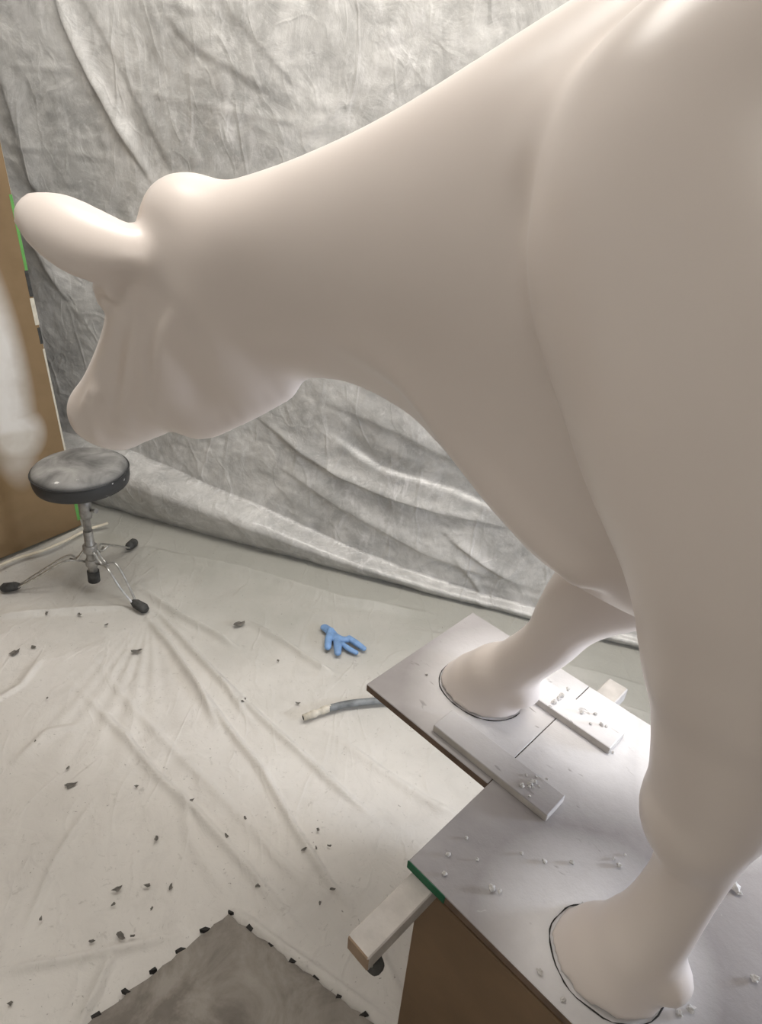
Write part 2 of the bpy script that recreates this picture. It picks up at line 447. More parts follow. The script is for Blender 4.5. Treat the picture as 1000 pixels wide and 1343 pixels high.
# ------------------------------------------------------------------ signed-distance modelling
class Field:
    def __init__(s, lo, hi, vox):
        s.lo = np.array(lo, dtype=np.float32); s.v = vox
        s.n = np.ceil((np.array(hi) - np.array(lo)) / vox).astype(int) + 1
        s.ax = [(s.lo[i] + vox * np.arange(s.n[i])).astype(np.float32) for i in range(3)]
        s.d = np.full(tuple(s.n), 1.0, dtype=np.float32)
    def box(s, lo, hi):
        a = np.clip(np.floor((np.array(lo) - s.lo) / s.v).astype(int), 0, s.n)
        b = np.clip(np.ceil((np.array(hi) - s.lo) / s.v).astype(int) + 1, 0, s.n)
        return tuple(slice(a[i], b[i]) for i in range(3))
    def chain(s, pts, k=.05, ld=(0, 1, 0), sub=4, cut=False):
        """tapering chain: points (x, y, z, r_plane, r_side); ld is the side direction"""
        P = np.array([p if len(p) == 5 else (*p, p[3]) for p in pts], dtype=float)
        Q = catmull(P, sub) if len(P) > 1 else np.vstack([P, P])
        ld = np.array(ld, dtype=float); ld /= np.linalg.norm(ld)
        mg = max(k, .02) + .05
        rm = Q[:, 3:5].max(1)
        lo = (Q[:, :3] - rm[:, None]).min(0) - mg; hi = (Q[:, :3] + rm[:, None]).max(0) + mg
        B = s.box(lo, hi); shp = tuple(b.stop - b.start for b in B)
        D = np.full(shp, 1.0, dtype=np.float32)
        o = [b.start for b in B]
        for i in range(len(Q) - 1):
            a, b = Q[i, :3], Q[i + 1, :3]; r = max(rm[i], rm[i + 1]) + mg
            b3 = s.box(np.minimum(a, b) - r, np.maximum(a, b) + r)
            b3 = tuple(slice(max(b3[j].start, B[j].start), min(b3[j].stop, B[j].stop)) for j in range(3))
            x = s.ax[0][b3[0]][:, None, None]; y = s.ax[1][b3[1]][None, :, None]; z = s.ax[2][b3[2]][None, None, :]
            ab = b - a; L2 = float(ab @ ab)
            if L2 > 1e-10:
                t = np.clip(((x - a[0]) * ab[0] + (y - a[1]) * ab[1] + (z - a[2]) * ab[2]) / L2, 0, 1).astype(np.float32)
            else: t = np.float32(0)
            ox, oy, oz = x - (a[0] + t * ab[0]), y - (a[1] + t * ab[1]), z - (a[2] + t * ab[2])
            e = ox * ld[0] + oy * ld[1] + oz * ld[2]
            w2 = np.maximum(ox * ox + oy * oy + oz * oz - e * e, 0)
            ru = Q[i, 3] + t * (Q[i + 1, 3] - Q[i, 3]); rl = Q[i, 4] + t * (Q[i + 1, 4] - Q[i, 4])
            k0 = np.sqrt(e * e / (rl * rl) + w2 / (ru * ru)); k1 = np.sqrt(e * e / rl ** 4 + w2 / ru ** 4)
            d = np.where(k1 > 1e-6, k0 * (k0 - 1) / np.maximum(k1, 1e-6), -np.minimum(ru, rl)).astype(np.float32)
            sl = tuple(slice(b3[j].start - o[j], b3[j].stop - o[j]) for j in range(3))
            D[sl] = np.minimum(D[sl], d)
        R = s.d[B]
        if cut: D = -D; h = np.clip(.5 - .5 * (R - D) / k, 0, 1); s.d[B] = R * (1 - h) + D * h + k * h * (1 - h)
        else: h = np.clip(.5 + .5 * (R - D) / k, 0, 1); s.d[B] = R * (1 - h) + D * h - k * h * (1 - h)
        return s
    def floor_cut(s, z0):
        s.d = np.maximum(s.d, (z0 - s.ax[2])[None, None, :])
    def smooth(s, n=1):
        for _ in range(n):
            for a in range(3):
                d = s.d; lo = np.roll(d, 1, a); hi = np.roll(d, -1, a); s.d = (.25 * lo + .5 * d + .25 * hi).astype(np.float32)
    def mesh(s, newton=2):
        d = s.d; g = d < 0
        n = s.n
        c = [g[i:n[0] - 1 + i, j:n[1] - 1 + j, k:n[2] - 1 + k] for i in (0, 1) for j in (0, 1) for k in (0, 1)]
        cnt = sum(x.astype(np.uint8) for x in c)
        act = (cnt > 0) & (cnt < 8); I = np.argwhere(act); m = len(I)
        idx = np.full(act.shape, -1, dtype=np.int64); idx[act] = np.arange(m)
        corners = np.array([(i, j, k) for i in (0, 1) for j in (0, 1) for k in (0, 1)])
        vals = np.stack([d[I[:, 0] + q[0], I[:, 1] + q[1], I[:, 2] + q[2]] for q in corners], 1)
        acc = np.zeros((m, 3)); w = np.zeros(m)
        for a in range(8):
            for b in range(a + 1, 8):
                if np.abs(corners[a] - corners[b]).sum() != 1: continue
                va, vb = vals[:, a], vals[:, b]; x = (va < 0) != (vb < 0)
                t = np.where(x, va / np.where(x, va - vb, 1), 0)
                acc += np.where(x[:, None], corners[a] + t[:, None] * (corners[b] - corners[a]), 0); w += x
        V = I + acc / w[:, None]
        quads = []
        for ax in range(3):
            u, v = (ax + 1) % 3, (ax + 2) % 3
            s0 = [slice(None)] * 3; s1 = [slice(None)] * 3; s0[ax] = slice(0, -1); s1[ax] = slice(1, None)
            A, Bq = g[tuple(s0)], g[tuple(s1)]
            E = np.argwhere(A != Bq); E = E[(E[:, u] > 0) & (E[:, v] > 0) & (E[:, u] < n[u] - 1) & (E[:, v] < n[v] - 1)]
            flip = ~A[E[:, 0], E[:, 1], E[:, 2]]
            def cell(du, dv):
                q = E.copy(); q[:, u] += du; q[:, v] += dv; return idx[q[:, 0], q[:, 1], q[:, 2]]
            Q = np.stack([cell(-1, -1), cell(0, -1), cell(0, 0), cell(-1, 0)], 1)
            Q[flip] = Q[flip][:, ::-1]; quads.append(Q)
        return s.lo + V * s.v, np.concatenate(quads)
    def relax(s, V, Q, it=4, lam=.5):
        for _ in range(it):
            A = np.zeros_like(V); C = np.zeros(len(V))
            for a, b in ((0, 1), (1, 2), (2, 3), (3, 0)):
                for p, q in ((a, b), (b, a)):
                    np.add.at(A, Q[:, p], V[Q[:, q]]); np.add.at(C, Q[:, p], 1)
            V = V + lam * (A / C[:, None] - V)
        return V

# ------------------------------------------------------------------ the bull sculpture
PLAT = .65                                    # top of the deck above the floor
HEAD = math.radians(139.5)
CF = np.array([math.cos(HEAD), math.sin(HEAD), 0]); CL = np.array([math.sin(HEAD), -math.cos(HEAD), 0])
CO = CF * .0106 + CL * .7307 + np.array([0, 0, PLAT])
def cow_w(p): return CO + CF * p[0] + CL * p[1] + np.array([0, 0, p[2]])
def build_bull():
    f = Field((-1.75, -.46, -.03), (1.40, .46, 1.42), .008)
    # barrel and rump
    f.chain([(-1.35, 0, .92, .26, .22), (-1.05, 0, .87, .36, .28), (-.7, 0, .82, .40, .31), (-.35, 0, .83, .40, .30),
             (-.14, 0, .845, .375, .255), (.02, 0, .83, .28, .20)], .05, sub=8)
    # neck
    f.chain([(-.05, 0, .93, .31, .18), (.1, 0, .885, .285, .165), (.3, 0, .835, .25, .15), (.56, 0, .79, .186, .12), (.76, -.02, .755, .148, .10),
             (.93, -.07, .738, .11, .095)], .10, sub=9)
    # dewlap and brisket
    f.chain([(.76, -.01, .645, .045, .03), (.64, 0, .64, .042, .025), (.51, 0, .61, .05, .03), (.39, 0, .56, .06, .04),
             (.29, 0, .515, .075, .055), (.18, 0, .515, .085, .07), (.05, 0, .55, .1, .09)], .06, sub=8)
    f.chain([(.42, 0, .66, .10, .09), (.25, 0, .61, .12, .11), (.05, 0, .62, .14, .14)], .06, sub=6)
    for s in (-1, 1):
        f.chain([(.72, s * .06 - .01, .71, .02), (.60, s * .072, .695, .026), (.49, s * .078, .665, .028), (.40, s * .078, .60, .03), (.31, s * .08, .545, .03), (.22, s * .085, .515, .03)], .03, sub=6)
    for s in (-1, 1):
        # shoulder, foreleg root
        f.chain([(.02, s * .12, .95, .115, .095), (.165, s * .135, .91, .157, .10), (.095, s * .155, .79, .162, .112), (.04, s * .17, .67, .125, .10),
                 (.02, s * .165, .55, .09, .08)], .02, sub=8)
        # top line of the shoulder blade
        f.chain([(.315, s * .105, .945, .04, .035), (.2, s * .13, 1.0, .05, .045), (.05, s * .15, 1.04, .06, .055), (-.2, s * .18, 1.06, .07, .07), (-.5, s * .2, 1.06, .07, .07)], .05, sub=6)
        # haunch
        f.chain([(-1.22, s * .10, 1.0, .18, .13), (-1.15, s * .16, .8, .2, .13), (-1.12, s * .17, .6, .12, .09), (-1.22, s * .15, .44, .065, .05)], .08)
        f.chain([(-1.24, s * .15, .45, .062, .045), (-1.26, s * .145, .37, .055, .042), (-1.22, s * .14, .2, .036, .032), (-1.19, s * .14, .12, .042, .04), (-1.15, s * .14, .05, .06, .055)], .03)
        f.chain([(-1.16, s * .14, .03, .075, .06), (-1.12, s * .14, -.02, .095, .065)], .03)
    # near foreleg (upright)
    f.chain([(.02, -.165, .56, .09, .08), (.005, -.158, .45, .074, .07), (-.002, -.152, .37, .066, .062), (.0, -.150, .322, .061, .06),
             (-.014, -.144, .266, .045, .042), (-.016, -.142, .20, .041, .038), (-.012, -.145, .13, .045, .042), (-.006, -.15, .08, .05, .048)], .02, sub=6)
    f.chain([(.0, -.155, .05, .052, .052), (.018, -.162, -.02, .082, .074)], .025)
    f.chain([(-.058, -.158, .05, .022, .03)], .02)
    # far foreleg (reaching forward)
    f.chain([(.06, .15, .60, .12, .085), (.185, .14, .43, .095, .08), (.26, .13, .33, .072, .064), (.292, .125, .265, .057, .052), (.312, .12, .20, .048, .044),
             (.35, .12, .13, .048, .046), (.385, .12, .06, .058, .055)], .03)
    f.chain([(.40, .122, .05, .06, .058), (.425, .122, -.02, .088, .078)], .03)
    f.chain([(.33, .12, .06, .025, .035)], .02)
    # head
    f.chain([(.99, -.085, .775, .075, .07), (1.03, -.12, .68, .085, .085), (1.075, -.155, .57, .074, .07), (1.13, -.187, .48, .066, .062), (1.17, -.203, .432, .066, .066)], .06, (.3, .93, .2))
    f.chain([(1.01, -.085, .80, .052, .06)], .04)
    # cheek and jaw
    f.chain([(.93, -.09, .68, .10, .08), (.965, -.13, .575, .088, .072), (1.03, -.165, .488, .06, .055), (1.12, -.19, .415, .042, .042)], .045, sub=6)
    # throat fold
    f.chain([(.96, -.13, .475, .04, .03), (.89, -.11, .505, .038, .024), (.82, -.05, .56, .034, .02)], .03)
    f.chain([(.90, -.08, .60, .08, .06), (.78, -.03, .672, .07, .06)], .06)
    f.chain([(.99, -.14, .56, .06, .05), (.95, -.13, .50, .045, .04)], .05)
    # brow and eye socket
    f.chain([(1.03, -.215, .69, .016, .016), (1.065, -.212, .69, .02, .02), (1.08, -.205, .665, .018, .018)], .014)
    # cheek folds
    f.chain([(.985, -.175, .67, .02), (1.0, -.20, .59, .02), (1.02, -.212, .52, .02), (1.05, -.215, .46, .018)], .02)
    f.chain([(.935, -.175, .66, .016), (.95, -.195, .58, .016), (.975, -.20, .51, .014)], .02)
    f.chain([(1.10, -.245, .50, .012), (1.125, -.25, .455, .014), (1.13, -.235, .405, .014)], .02)
    f.chain([(.90, -.14, .69, .02), (.87, -.12, .62, .02), (.85, -.10, .57, .02)], .04)
    # ears
    f.chain([(.965, -.14, .745, .034, .03), (1.0, -.19, .745, .046, .03), (1.06, -.224, .755, .058, .03), (1.12, -.242, .772, .056, .026), (1.165, -.255, .785, .04, .018)], .014, (-.75, -.40, .5))
    f.chain([(1.02, -.05, .755, .028, .026), (1.08, .0, .765, .045, .028), (1.15, .03, .768, .05, .026), (1.2, .04, .77, .03, .02)], .025, (-.75, .40, .5))
    # hollows: beside the cheek muscle, under and behind the ear root, at the corner of the mouth
    f.chain([(.966, -.226, .625, .014), (.964, -.230, .558, .019), (.985, -.231, .493, .014)], .018, cut=True)
    f.chain([(1.02, -.252, .706, .012), (.985, -.228, .712, .016)], .012, cut=True)
    f.chain([(.972, -.212, .70, .020), (.935, -.205, .684, .018)], .025, cut=True)
    f.chain([(1.105, -.266, .46, .009), (1.13, -.274, .42, .013), (1.14, -.266, .385, .012)], .014, cut=True)
    f.chain([(.886, -.196, .64, .014), (.88, -.186, .59, .014), (.89, -.180, .54, .012)], .04, cut=True)
    f.floor_cut(.001)
    V, Q = f.mesh(); V = f.relax(V, Q, 3, .4)
    V[:, 2] = np.maximum(V[:, 2], .001)
    return V, Q
bull = empty('bull_sculpture', CO, HEAD)
V, Q = build_bull()
V = V * np.array([1, -1, 1])                       # cow frame (forward, right, up) to a right-handed local frame
body = np_mesh('body', V, Q[:, ::-1], MAT['primer'], bull)
tag(bull, 'large glossy white primed bull sculpture with lowered head standing on a dusty deck', 'sculpture')
# dark joint line where the hooves meet the deck
foot = V[V[:, 2] < .006]
for (hx, hy) in ((.036, .152), (.425, -.122)):
    q = foot[np.hypot(foot[:, 0] - hx, foot[:, 1] - hy) < .16]
    ang = np.arctan2(q[:, 1] - hy, q[:, 0] - hx); rad = np.hypot(q[:, 0] - hx, q[:, 1] - hy)
    pts, wob = [], []
    for k in range(34):
        a = math.radians(-70 + 250 * k / 33); dd = np.abs((ang - a + math.pi) % (2 * math.pi) - math.pi)
        rr = rad[dd < .2].max() + .003
        pts.append((hx + rr * math.cos(a), hy + rr * math.sin(a), .0012)); wob.append(.0009 * (.35 + abs(math.sin(k * 1.3 + math.sin(k)))))
    p3 = np.array(pts); p3[1:-1] = (p3[:-2] + p3[1:-1] * 2 + p3[2:]) / 4
    jl = tube('joint_line', p3, wob, MAT['gap'], bull, 6); jl['label'] = 'thin dark joint around the hoof'

# ------------------------------------------------------------------ deck, timbers, plinth
PA = math.radians(136.5)
deck = empty('deck_platform', (0, 0, PLAT), PA)     # local x = forward, local y = to the left of forward
tag(deck, 'dust-covered board deck with an extension board and battens under the white bull', 'platform')
top_edge = lambda f: 0 if f.normal.z > .5 else 1
def PB(f0, f1, b0, b1, z0, z1, bev=.0012): return box_bm(f0, f1, -b1, -b0, z0, z1, bev)
def deck_loc(P): P = np.array(P) - np.array([0, 0, PLAT]); return (P[0] * math.cos(PA) + P[1] * math.sin(PA), -P[0] * math.sin(PA) + P[1] * math.cos(PA), P[2])
hn = deck_loc(cow_w((.045, -.152, 0))); hf = deck_loc(cow_w((.36, .14, 0)))
MAT['board'] = m_board([(hn, .17), (hf, .22), ((hf[0] - .12, hf[1] - .05, 0), .22), ((hf[0] - .3, hf[1] - .12, 0), .2)])
bm_obj('deck_board', PB(-1.85, .335, .467, 1.0, -.018, 0), [MAT['board'], MAT['edge']], deck, matf=top_edge)
bm_obj('extension_board', PB(.3365, .637, .664, 1.0, -.018, 0), [MAT['board'], MAT['edge']], deck, matf=top_edge)
bm_obj('batten', PB(.229, .473, .676, .73, 0.0005, .017), [MAT['board'], MAT['dusttimber']], deck, matf=top_edge)
bm_obj('batten', PB(.226, .45, .875, .932, .0005, .017), [MAT['board'], MAT['dusttimber']], deck, matf=top_edge)
tape = bm_obj('edge_tape', PB(.262, .336, .4655, .467, -.018, .0006), MAT['darktape'], deck); tape['label'] = 'dark green tape on the board edge'
tim = bm_obj('timber', PB(.284, .326, .335, 1.075, -.052, -.0185, .002), [MAT['dusttimber'], MAT['timber_end']], deck, matf=lambda f: 1 if f.normal.y > .7 else 0)
for b in (.36, 1.055):
    cs = empty('castor', (.30, -b, -.053)); cs.parent = deck
    bm_obj('bracket', PB(-.012, .012, -.011, .011, -.018, 0), MAT['steel'], cs)
    w = lathe('wheel', [(.012, -.008), (.02, -.008), (.022, -.004), (.022, .004), (.02, .008), (.012, .008)], MAT['rubber'], cs, 20)
    w.rotation_euler = (math.radians(90), 0, 0); w.location = (0, 0, -.026)

plinth = empty('plinth_box', (0, 0, 0), PA)
tag(plinth, 'brown hardboard box standing under the dusty deck', 'box')
bm_obj('box_shell', PB(-1.55, .318, .48, .965, .012, PLAT - .0525, .002), MAT['brown'], plinth)

# ------------------------------------------------------------------ stool
sb = onz(126, 778); sb[2] = 0.006
stool = empty('drum_stool', sb)
tag(stool, 'round black padded stool on a folding steel tripod, dusted with white powder', 'stool')
SH = .525; lean = np.array([.035, 0, 0])
def m_seat():
    t = NT('dusted_black_vinyl')
    sx = t.n('SeparateXYZ'); t.l(t.tc.outputs['Object'], sx.inputs[0])
    zf = t.n('NewGeometry'); sn = t.n('SeparateXYZ'); t.l(zf.outputs['Normal'], sn.inputs[0])
    dust = t.math('MULTIPLY', t.ramp(t.noise(9, 6, .6, .6), [(.32, (.25, .25, .25)), (.65, (1, 1, 1))]), t.ramp(sn.outputs['Z'], [(.3, (0, 0, 0)), (.95, (1, 1, 1))]))
    c = t.mix(dust, (.040, .041, .042), (.36, .355, .345))
    sp = t.ramp(t.noise(26, 3, .5), [(.72, (0, 0, 0)), (.76, (1, 1, 1))])
    c = t.mix(sp, c, (.72, .72, .7))
    return t.fin(c, .5, t.bump(t.noise(120, 3), .12, .002), .4)
MAT['seat'] = m_seat()
seat = lathe('seat', [(.02, -.052), (.140, -.052), (.151, -.046), (.155, -.03), (.156, -.008), (.154, .004), (.148, .013), (.132, .021), (.105, .027), (.06, .031), (.01, .032)], MAT['seat'], stool, 56, (lean[0], lean[1], SH))
pip = []
for k in range(49):
    a = 2 * math.pi * k / 48; pip.append((lean[0] + .1555 * math.cos(a), lean[1] + .1555 * math.sin(a), SH + .002))
tube('piping', pip, .0026, MAT['black'], seat, 6)
ax = lambda z: (lean[0] * (z / SH) , 0, z)
tube('post', [ax(.06), ax(.15), ax(.28)], .0165, MAT['steel'], stool, 16)
tube('inner_post', [ax(.28), ax(SH - .05)], .0135, MAT['steel'], stool, 16)
tube('collar', [ax(.335), ax(.345), ax(.395), ax(.405)], [.019, .021, .021, .018], MAT['steel'], stool, 16)
tube('seat_clamp', [ax(SH - .078), ax(SH - .05)], [.022, .026], MAT['steel'], stool, 16)
tube('tripod_hub', [ax(.185), ax(.19), ax(.215), ax(.22)], [.021, .025, .025, .021], MAT['steel'], stool, 16)
tube('tripod_hub', [ax(.125), ax(.13), ax(.15), ax(.155)], [.020, .023, .023, .020], MAT['steel'], stool, 16)
tube('end_cap', [ax(.055), ax(.10)], [.022, .022], MAT['rubber'], stool, 14)
wn = tube('wing_nut', [(.02 + ax(.365)[0], 0, .365), (.045 + ax(.365)[0], -.012, .372)], [.005, .009], MAT['steel'], stool, 8)
for px in ((184, 797), (173, 716), (14, 772)):
    ft = onz(px[0], px[1], .02) - sb; ft[2] = .018
    u = np.array([ft[0], ft[1], 0]); L = np.linalg.norm(u); u /= L; sd = np.array([-u[1], u[0], 0])
    h = np.array(ax(.20)); hl = np.array(ax(.14))
    knee = h + u * .075 + np.array([0, 0, -.045])
    leg = empty('leg', (0, 0, 0)); leg.parent = stool
    for s in (-1, 1):
        p = [h + u * .02 + sd * s * .008, knee - u * .02 + sd * s * .008, knee + u * .02 + sd * s * .019, (knee * .5 + ft * .5) + sd * s * .017, ft - u * .02 + sd * s * .005]
        tube('leg_rod', catmull(p, 5), .0042, MAT['chrome'], leg, 8)
    tube('brace', [hl + u * .02, knee + u * .005], .004, MAT['steel'], leg, 8)
    fo = tube('rubber_foot', [ft - u * .035 + np.array([0, 0, .01]), ft - u * .02 + np.array([0, 0, .008]), ft + u * .02, ft + u * .032 - np.array([0, 0, .003])], [.010, .017, .019, .012], MAT['rubber'], leg, 10)

# ------------------------------------------------------------------ brown panel on the left
P1 = onz(108, 694); P0 = onz(0, 739)
pdir = (P0 - P1); pdir /= np.linalg.norm(pdir); pn = np.array([pdir[1], -pdir[0], 0]); pn = pn if pn @ (CAM - P1) > 0 else -pn
panel = empty('hardboard_panel', (P1[0], P1[1], .02), math.atan2(pdir[1], pdir[0]))
tag(panel, 'brown hardboard panel with white overspray standing beside the stool', 'panel')
def m_panel():
    t = NT('oversprayed_hardboard')
    c = t.ramp(t.noise(6, 5), [(.3, (.215, .145, .075)), (.7, (.27, .185, .10))])
    sx = t.n('SeparateXYZ'); t.l(t.tc.outputs['Object'], sx.inputs[0])
    fac = None
    for (x, z, rx, rz) in ((.19, .76, .13, .52), (.17, .48, .12, .13), (.42, .95, .2, .6)):
        dx = t.math('DIVIDE', t.math('SUBTRACT', sx.outputs['X'], x), rx); dz = t.math('DIVIDE', t.math('SUBTRACT', sx.outputs['Z'], z), rz)
        r2 = t.math('ADD', t.math('MULTIPLY', dx, dx), t.math('MULTIPLY', dz, dz))
        q = t.math('MULTIPLY', t.math('SUBTRACT', 1.0, t.math('SQRT', r2), True), 1.9, True)
        fac = q if fac is None else t.math('MAXIMUM', fac, q)
    fac = t.math('MULTIPLY', fac, t.math('ADD', t.noise(7, 3), .45), True)
    return t.fin(t.mix(fac, c, (.72, .70, .67)), .6, None, .3)
MAT['panel'] = m_panel()
sgn = 1.0 if (np.array([-pdir[1], pdir[0], 0]) @ pn) > 0 else -1.0
def lp(x0, x1, z0, z1, t0, t1, bev=.001):          # local box; t = towards the room
    y0, y1 = sorted((sgn * t0, sgn * t1)); return box_bm(x0, x1, y0, y1, z0, z1, bev)
bm_obj('sheet', lp(0, 1.3, 0, 1.75, -.012, 0), [MAT['panel'], MAT['paper']], panel, matf=lambda f: 1 if f.normal.x < -.7 else 0)
for (z0, z1, w, m) in ((1.06, 1.30, .009, 'tape'), (.97, 1.06, .012, 'rubber'), (.87, .965, .014, 'paper'), (.30, .78, .006, 'paper'), (.03, .16, .012, 'tape'), (.80, .86, .010, 'rubber')):
    bm_obj('edge_tape', lp(-.0012, w, z0, z1, -.0128, .0008, .0003), MAT[m], panel)
panel.rotation_euler = (0, 0, panel.rotation_euler[2])

# ------------------------------------------------------------------ hoses
hp = [(-40, 765), (0, 748), (25, 738), (55, 729), (85, 716), (112, 702), (140, 693)]
pts = []
for i, p in enumerate(hp):
    q = onz(*p); q[2] = .035; pts.append(q + pn * .02)
ho = tube('air_line', catmull(pts, 5), .006, MAT['cream'])
tag(ho, 'thin cream hose lying along the foot of the brown panel', 'hose')
hp = [(430, 937), (455, 931), (480, 928), (510, 926), (545, 928), (590, 940), (640, 965)]
pts = []
for p in hp:
    q = onz(*p); q[2] = .026; pts.append(q)
hose_root = empty('air_hose', (pts[0][0], pts[0][1], .0))
tag(hose_root, 'grey rubber hose with a whitened end fitting lying beside the deck', 'hose')
loc = [p - np.array(hose_root.location) for p in pts]
tube('hose_tube', catmull(loc, 6), .0115, MAT['hose'], hose_root, 14)
e0 = onz(398, 949); e0[2] = .026; e0 = e0 - np.array(hose_root.location)
dv = loc[0] - e0
prof = [(0, .0105), (.30, .0105), (.33, .0125), (.5, .0125), (.53, .010), (.72, .010), (.75, .0125), (.95, .0125), (1.0, .0118), (1.12, .0118)]
tube('end_fitting', [e0 + dv * a for a, r in prof], [r for a, r in prof], MAT['fitting'], hose_root, 14)
du = dv / np.linalg.norm(dv)
tube('bore', [e0 - du * .0006, e0 + du * .001], .0068, MAT['gap'], hose_root, 12)

# ------------------------------------------------------------------ glove
gc = onz(450, 845)
def gpx(x, y, z, *r):
    q = onz(x, y); return (q[0] - gc[0], q[1] - gc[1], z, *r)
gf = Field((-.12, -.11, -.01), (.12, .11, .06), .0022)
up = (0, 0, 1)
gf.chain([gpx(426, 828, .016, .016, .007), gpx(433, 834, .018, .018, .008), gpx(440, 843, .018, .018, .010)], .006, up)
gf.chain([gpx(434, 835, .026, .013, .010), gpx(431, 846, .024, .013, .010), gpx(430, 855, .020, .012, .010)], .003, up)
gf.chain([gpx(442, 848, .022, .013, .010), gpx(443, 856, .022, .014, .011), gpx(443, 862, .018, .012, .009)], .003, up)
gf.chain([gpx(440, 842, .020, .014, .009), gpx(450, 845, .020, .013, .009), gpx(458, 845, .020, .012, .009)], .008, up)
gf.chain([gpx(450, 851, .018, .009, .008), gpx(458, 857, .018, .0105, .008), gpx(467, 861, .015, .009, .007)], .003, up)
gf.chain([gpx(458, 844, .022, .011, .010), gpx(467, 850, .021, .012, .010), gpx(477, 856, .017, .010, .008)], .003, up)
gf.floor_cut(.006)
V, Q = gf.mesh(); V = gf.relax(V, Q, 2, .4)
gl = np_mesh('glove', V, Q, MAT['glove']); gl.location = (gc[0], gc[1], .003)
tag(gl, 'crumpled blue disposable glove lying on the floor sheet', 'glove')

# ------------------------------------------------------------------ floor mat with interlocking tabs
C0 = onz(300, 1203); C1 = onz(476, 1338); C2 = onz(150, 1322)
e1 = (C1 - C0) / np.linalg.norm(C1 - C0)
e2 = (C2 - C0); e2 -= e1 * (e1 @ e2) * .0; e2 /= np.linalg.norm(e2)
mat = empty('floor_mat', C0)
tag(mat, 'dust-covered dark foam mat with interlocking tabs lying on the floor sheet', 'floor mat')
def m_mat():
    t = NT('dusty_foam_mat')
    c = t.ramp(t.noise(7, 7, .65, .8), [(.3, (.15, .132, .115)), (.7, (.25, .225, .20))])
    c = t.mix(t.math('MULTIPLY', t.ramp(t.noise(5, 7, .65, 1.2, t.vec((1, 1, 1), (0, 0, 0), (3, 1, 0))), [(.45, (0, 0, 0)), (.65, (1, 1, 1))]), .7), c, (.38, .35, .315))
    return t.fin(c, .7, t.bump(t.noise(12, 5, .6, 1.0), .35, .01), .3)
MAT['mat'] = m_mat()
LM = .72
a, b, c_, d = np.zeros(3), e1 * LM, e1 * LM + e2 * LM, e2 * LM
z = np.array([0, 0, 1.0])
def rough_edge(p, q, out):
    r = []
    for k in range(40):
        r.append(p + (q - p) * (k / 40) + out * random.uniform(-.004, .004))
    return r
quad = rough_edge(a, d, -e1) + [d, c_, b] + rough_edge(b, a, -e2)[1:]
bm = bmesh.new()
lowv = [bm.verts.new(p + z * .004) for p in quad]; hiv = [bm.verts.new(p + z * .0165) for p in quad]
bm.faces.new(lowv[::-1]); bm.faces.new(hiv)
nq = len(quad)
for i in range(nq): bm.faces.new((lowv[i], lowv[(i + 1) % nq], hiv[(i + 1) % nq], hiv[i]))
bmesh.ops.recalc_face_normals(bm, faces=bm.faces[:])
bm_obj('mat_pad', bm, MAT['mat'], mat)
tabme = None
for ea, eb in ((e1, e2), (e2, e1)):
    step = np.linalg.norm(onz(327, 1223) - onz(300, 1203))
    for k in range(int(LM / step)):
        p = ea * (step * (k + (.0 if ea is e1 else .9)))
        bm = bmesh.new()
        w, dpt = step * random.uniform(.13, .24), random.uniform(.005, .010)
        j = lambda: ea * random.uniform(-.003, .003) + eb * random.uniform(-.003, .002)
        prof = [p - ea * w * .5 + eb * random.uniform(0, .006) + j(), p + ea * w * .4 + j(), p + ea * w * .6 - eb * dpt + j(), p - ea * w * .5 - eb * dpt + j()]
        jz = random.uniform(-.001, .003)
        lo_ = [bm.verts.new(q + z * .004) for q in prof]; hi_ = [bm.verts.new(q + z * (.018 + jz)) for q in prof]
        bm.faces.new(lo_[::-1]); bm.faces.new(hi_)
        for i in range(4): bm.faces.new((lo_[i], lo_[(i + 1) % 4], hi_[(i + 1) % 4], hi_[i]))
        bmesh.ops.recalc_face_normals(bm, faces=bm.faces[:])
        bm_obj('tab', bm, MAT['matrubber'], mat)

# ------------------------------------------------------------------ flakes, crumbs
def flake_mesh(seed, r, curl, thick):
    q = np.random.default_rng(seed); n = 9; top, bot = [], []
    for k in range(n):
        a = 2 * math.pi * k / n; rr = r * q.uniform(.45, 1.15)
        x, y = rr * math.cos(a) * 1.35, rr * math.sin(a) * .8
        zz = curl * (x * x) / (r * r) + q.uniform(0, .3) * curl
        top.append((x, y, zz + thick)); bot.append((x, y, zz))
    vs = bot + top + [(0, 0, thick), (0, 0, 0)]
    fs = [(2 * n, n + k, n + (k + 1) % n) for k in range(n)] + [(2 * n + 1, (k + 1) % n, k) for k in range(n)] + [(k, (k + 1) % n, n + (k + 1) % n, n + k) for k in range(n)]
    return vs, fs
FL = [(314, 822, 11), (180, 858, 9), (20, 860, 9), (45, 852, 7), (94, 1034, 11), (160, 1232, 10), (340, 1164, 7), (206, 1103, 7), (252, 1053, 5), (298, 1100, 5),
      (398, 1118, 6), (417, 1092, 5), (15, 1320, 5), (55, 1209, 5), (122, 1238, 5), (105, 809, 6), (62, 808, 5), (140, 823, 4), (195, 1165, 6), (225, 1168, 6), (155, 1170, 8),
      (90, 1011, 4), (180, 1035, 4), (320, 922, 6), (322, 1077, 4), (415, 1116, 4), (47, 976, 3), (63, 919, 3), (432, 1113, 4), (150, 1190, 4), (365, 870, 4), (410, 868, 4),
      (420, 1188, 4), (436, 1170, 5), (200, 1195, 4), (175, 1231, 4), (280, 1038, 3), (391, 926, 5)]
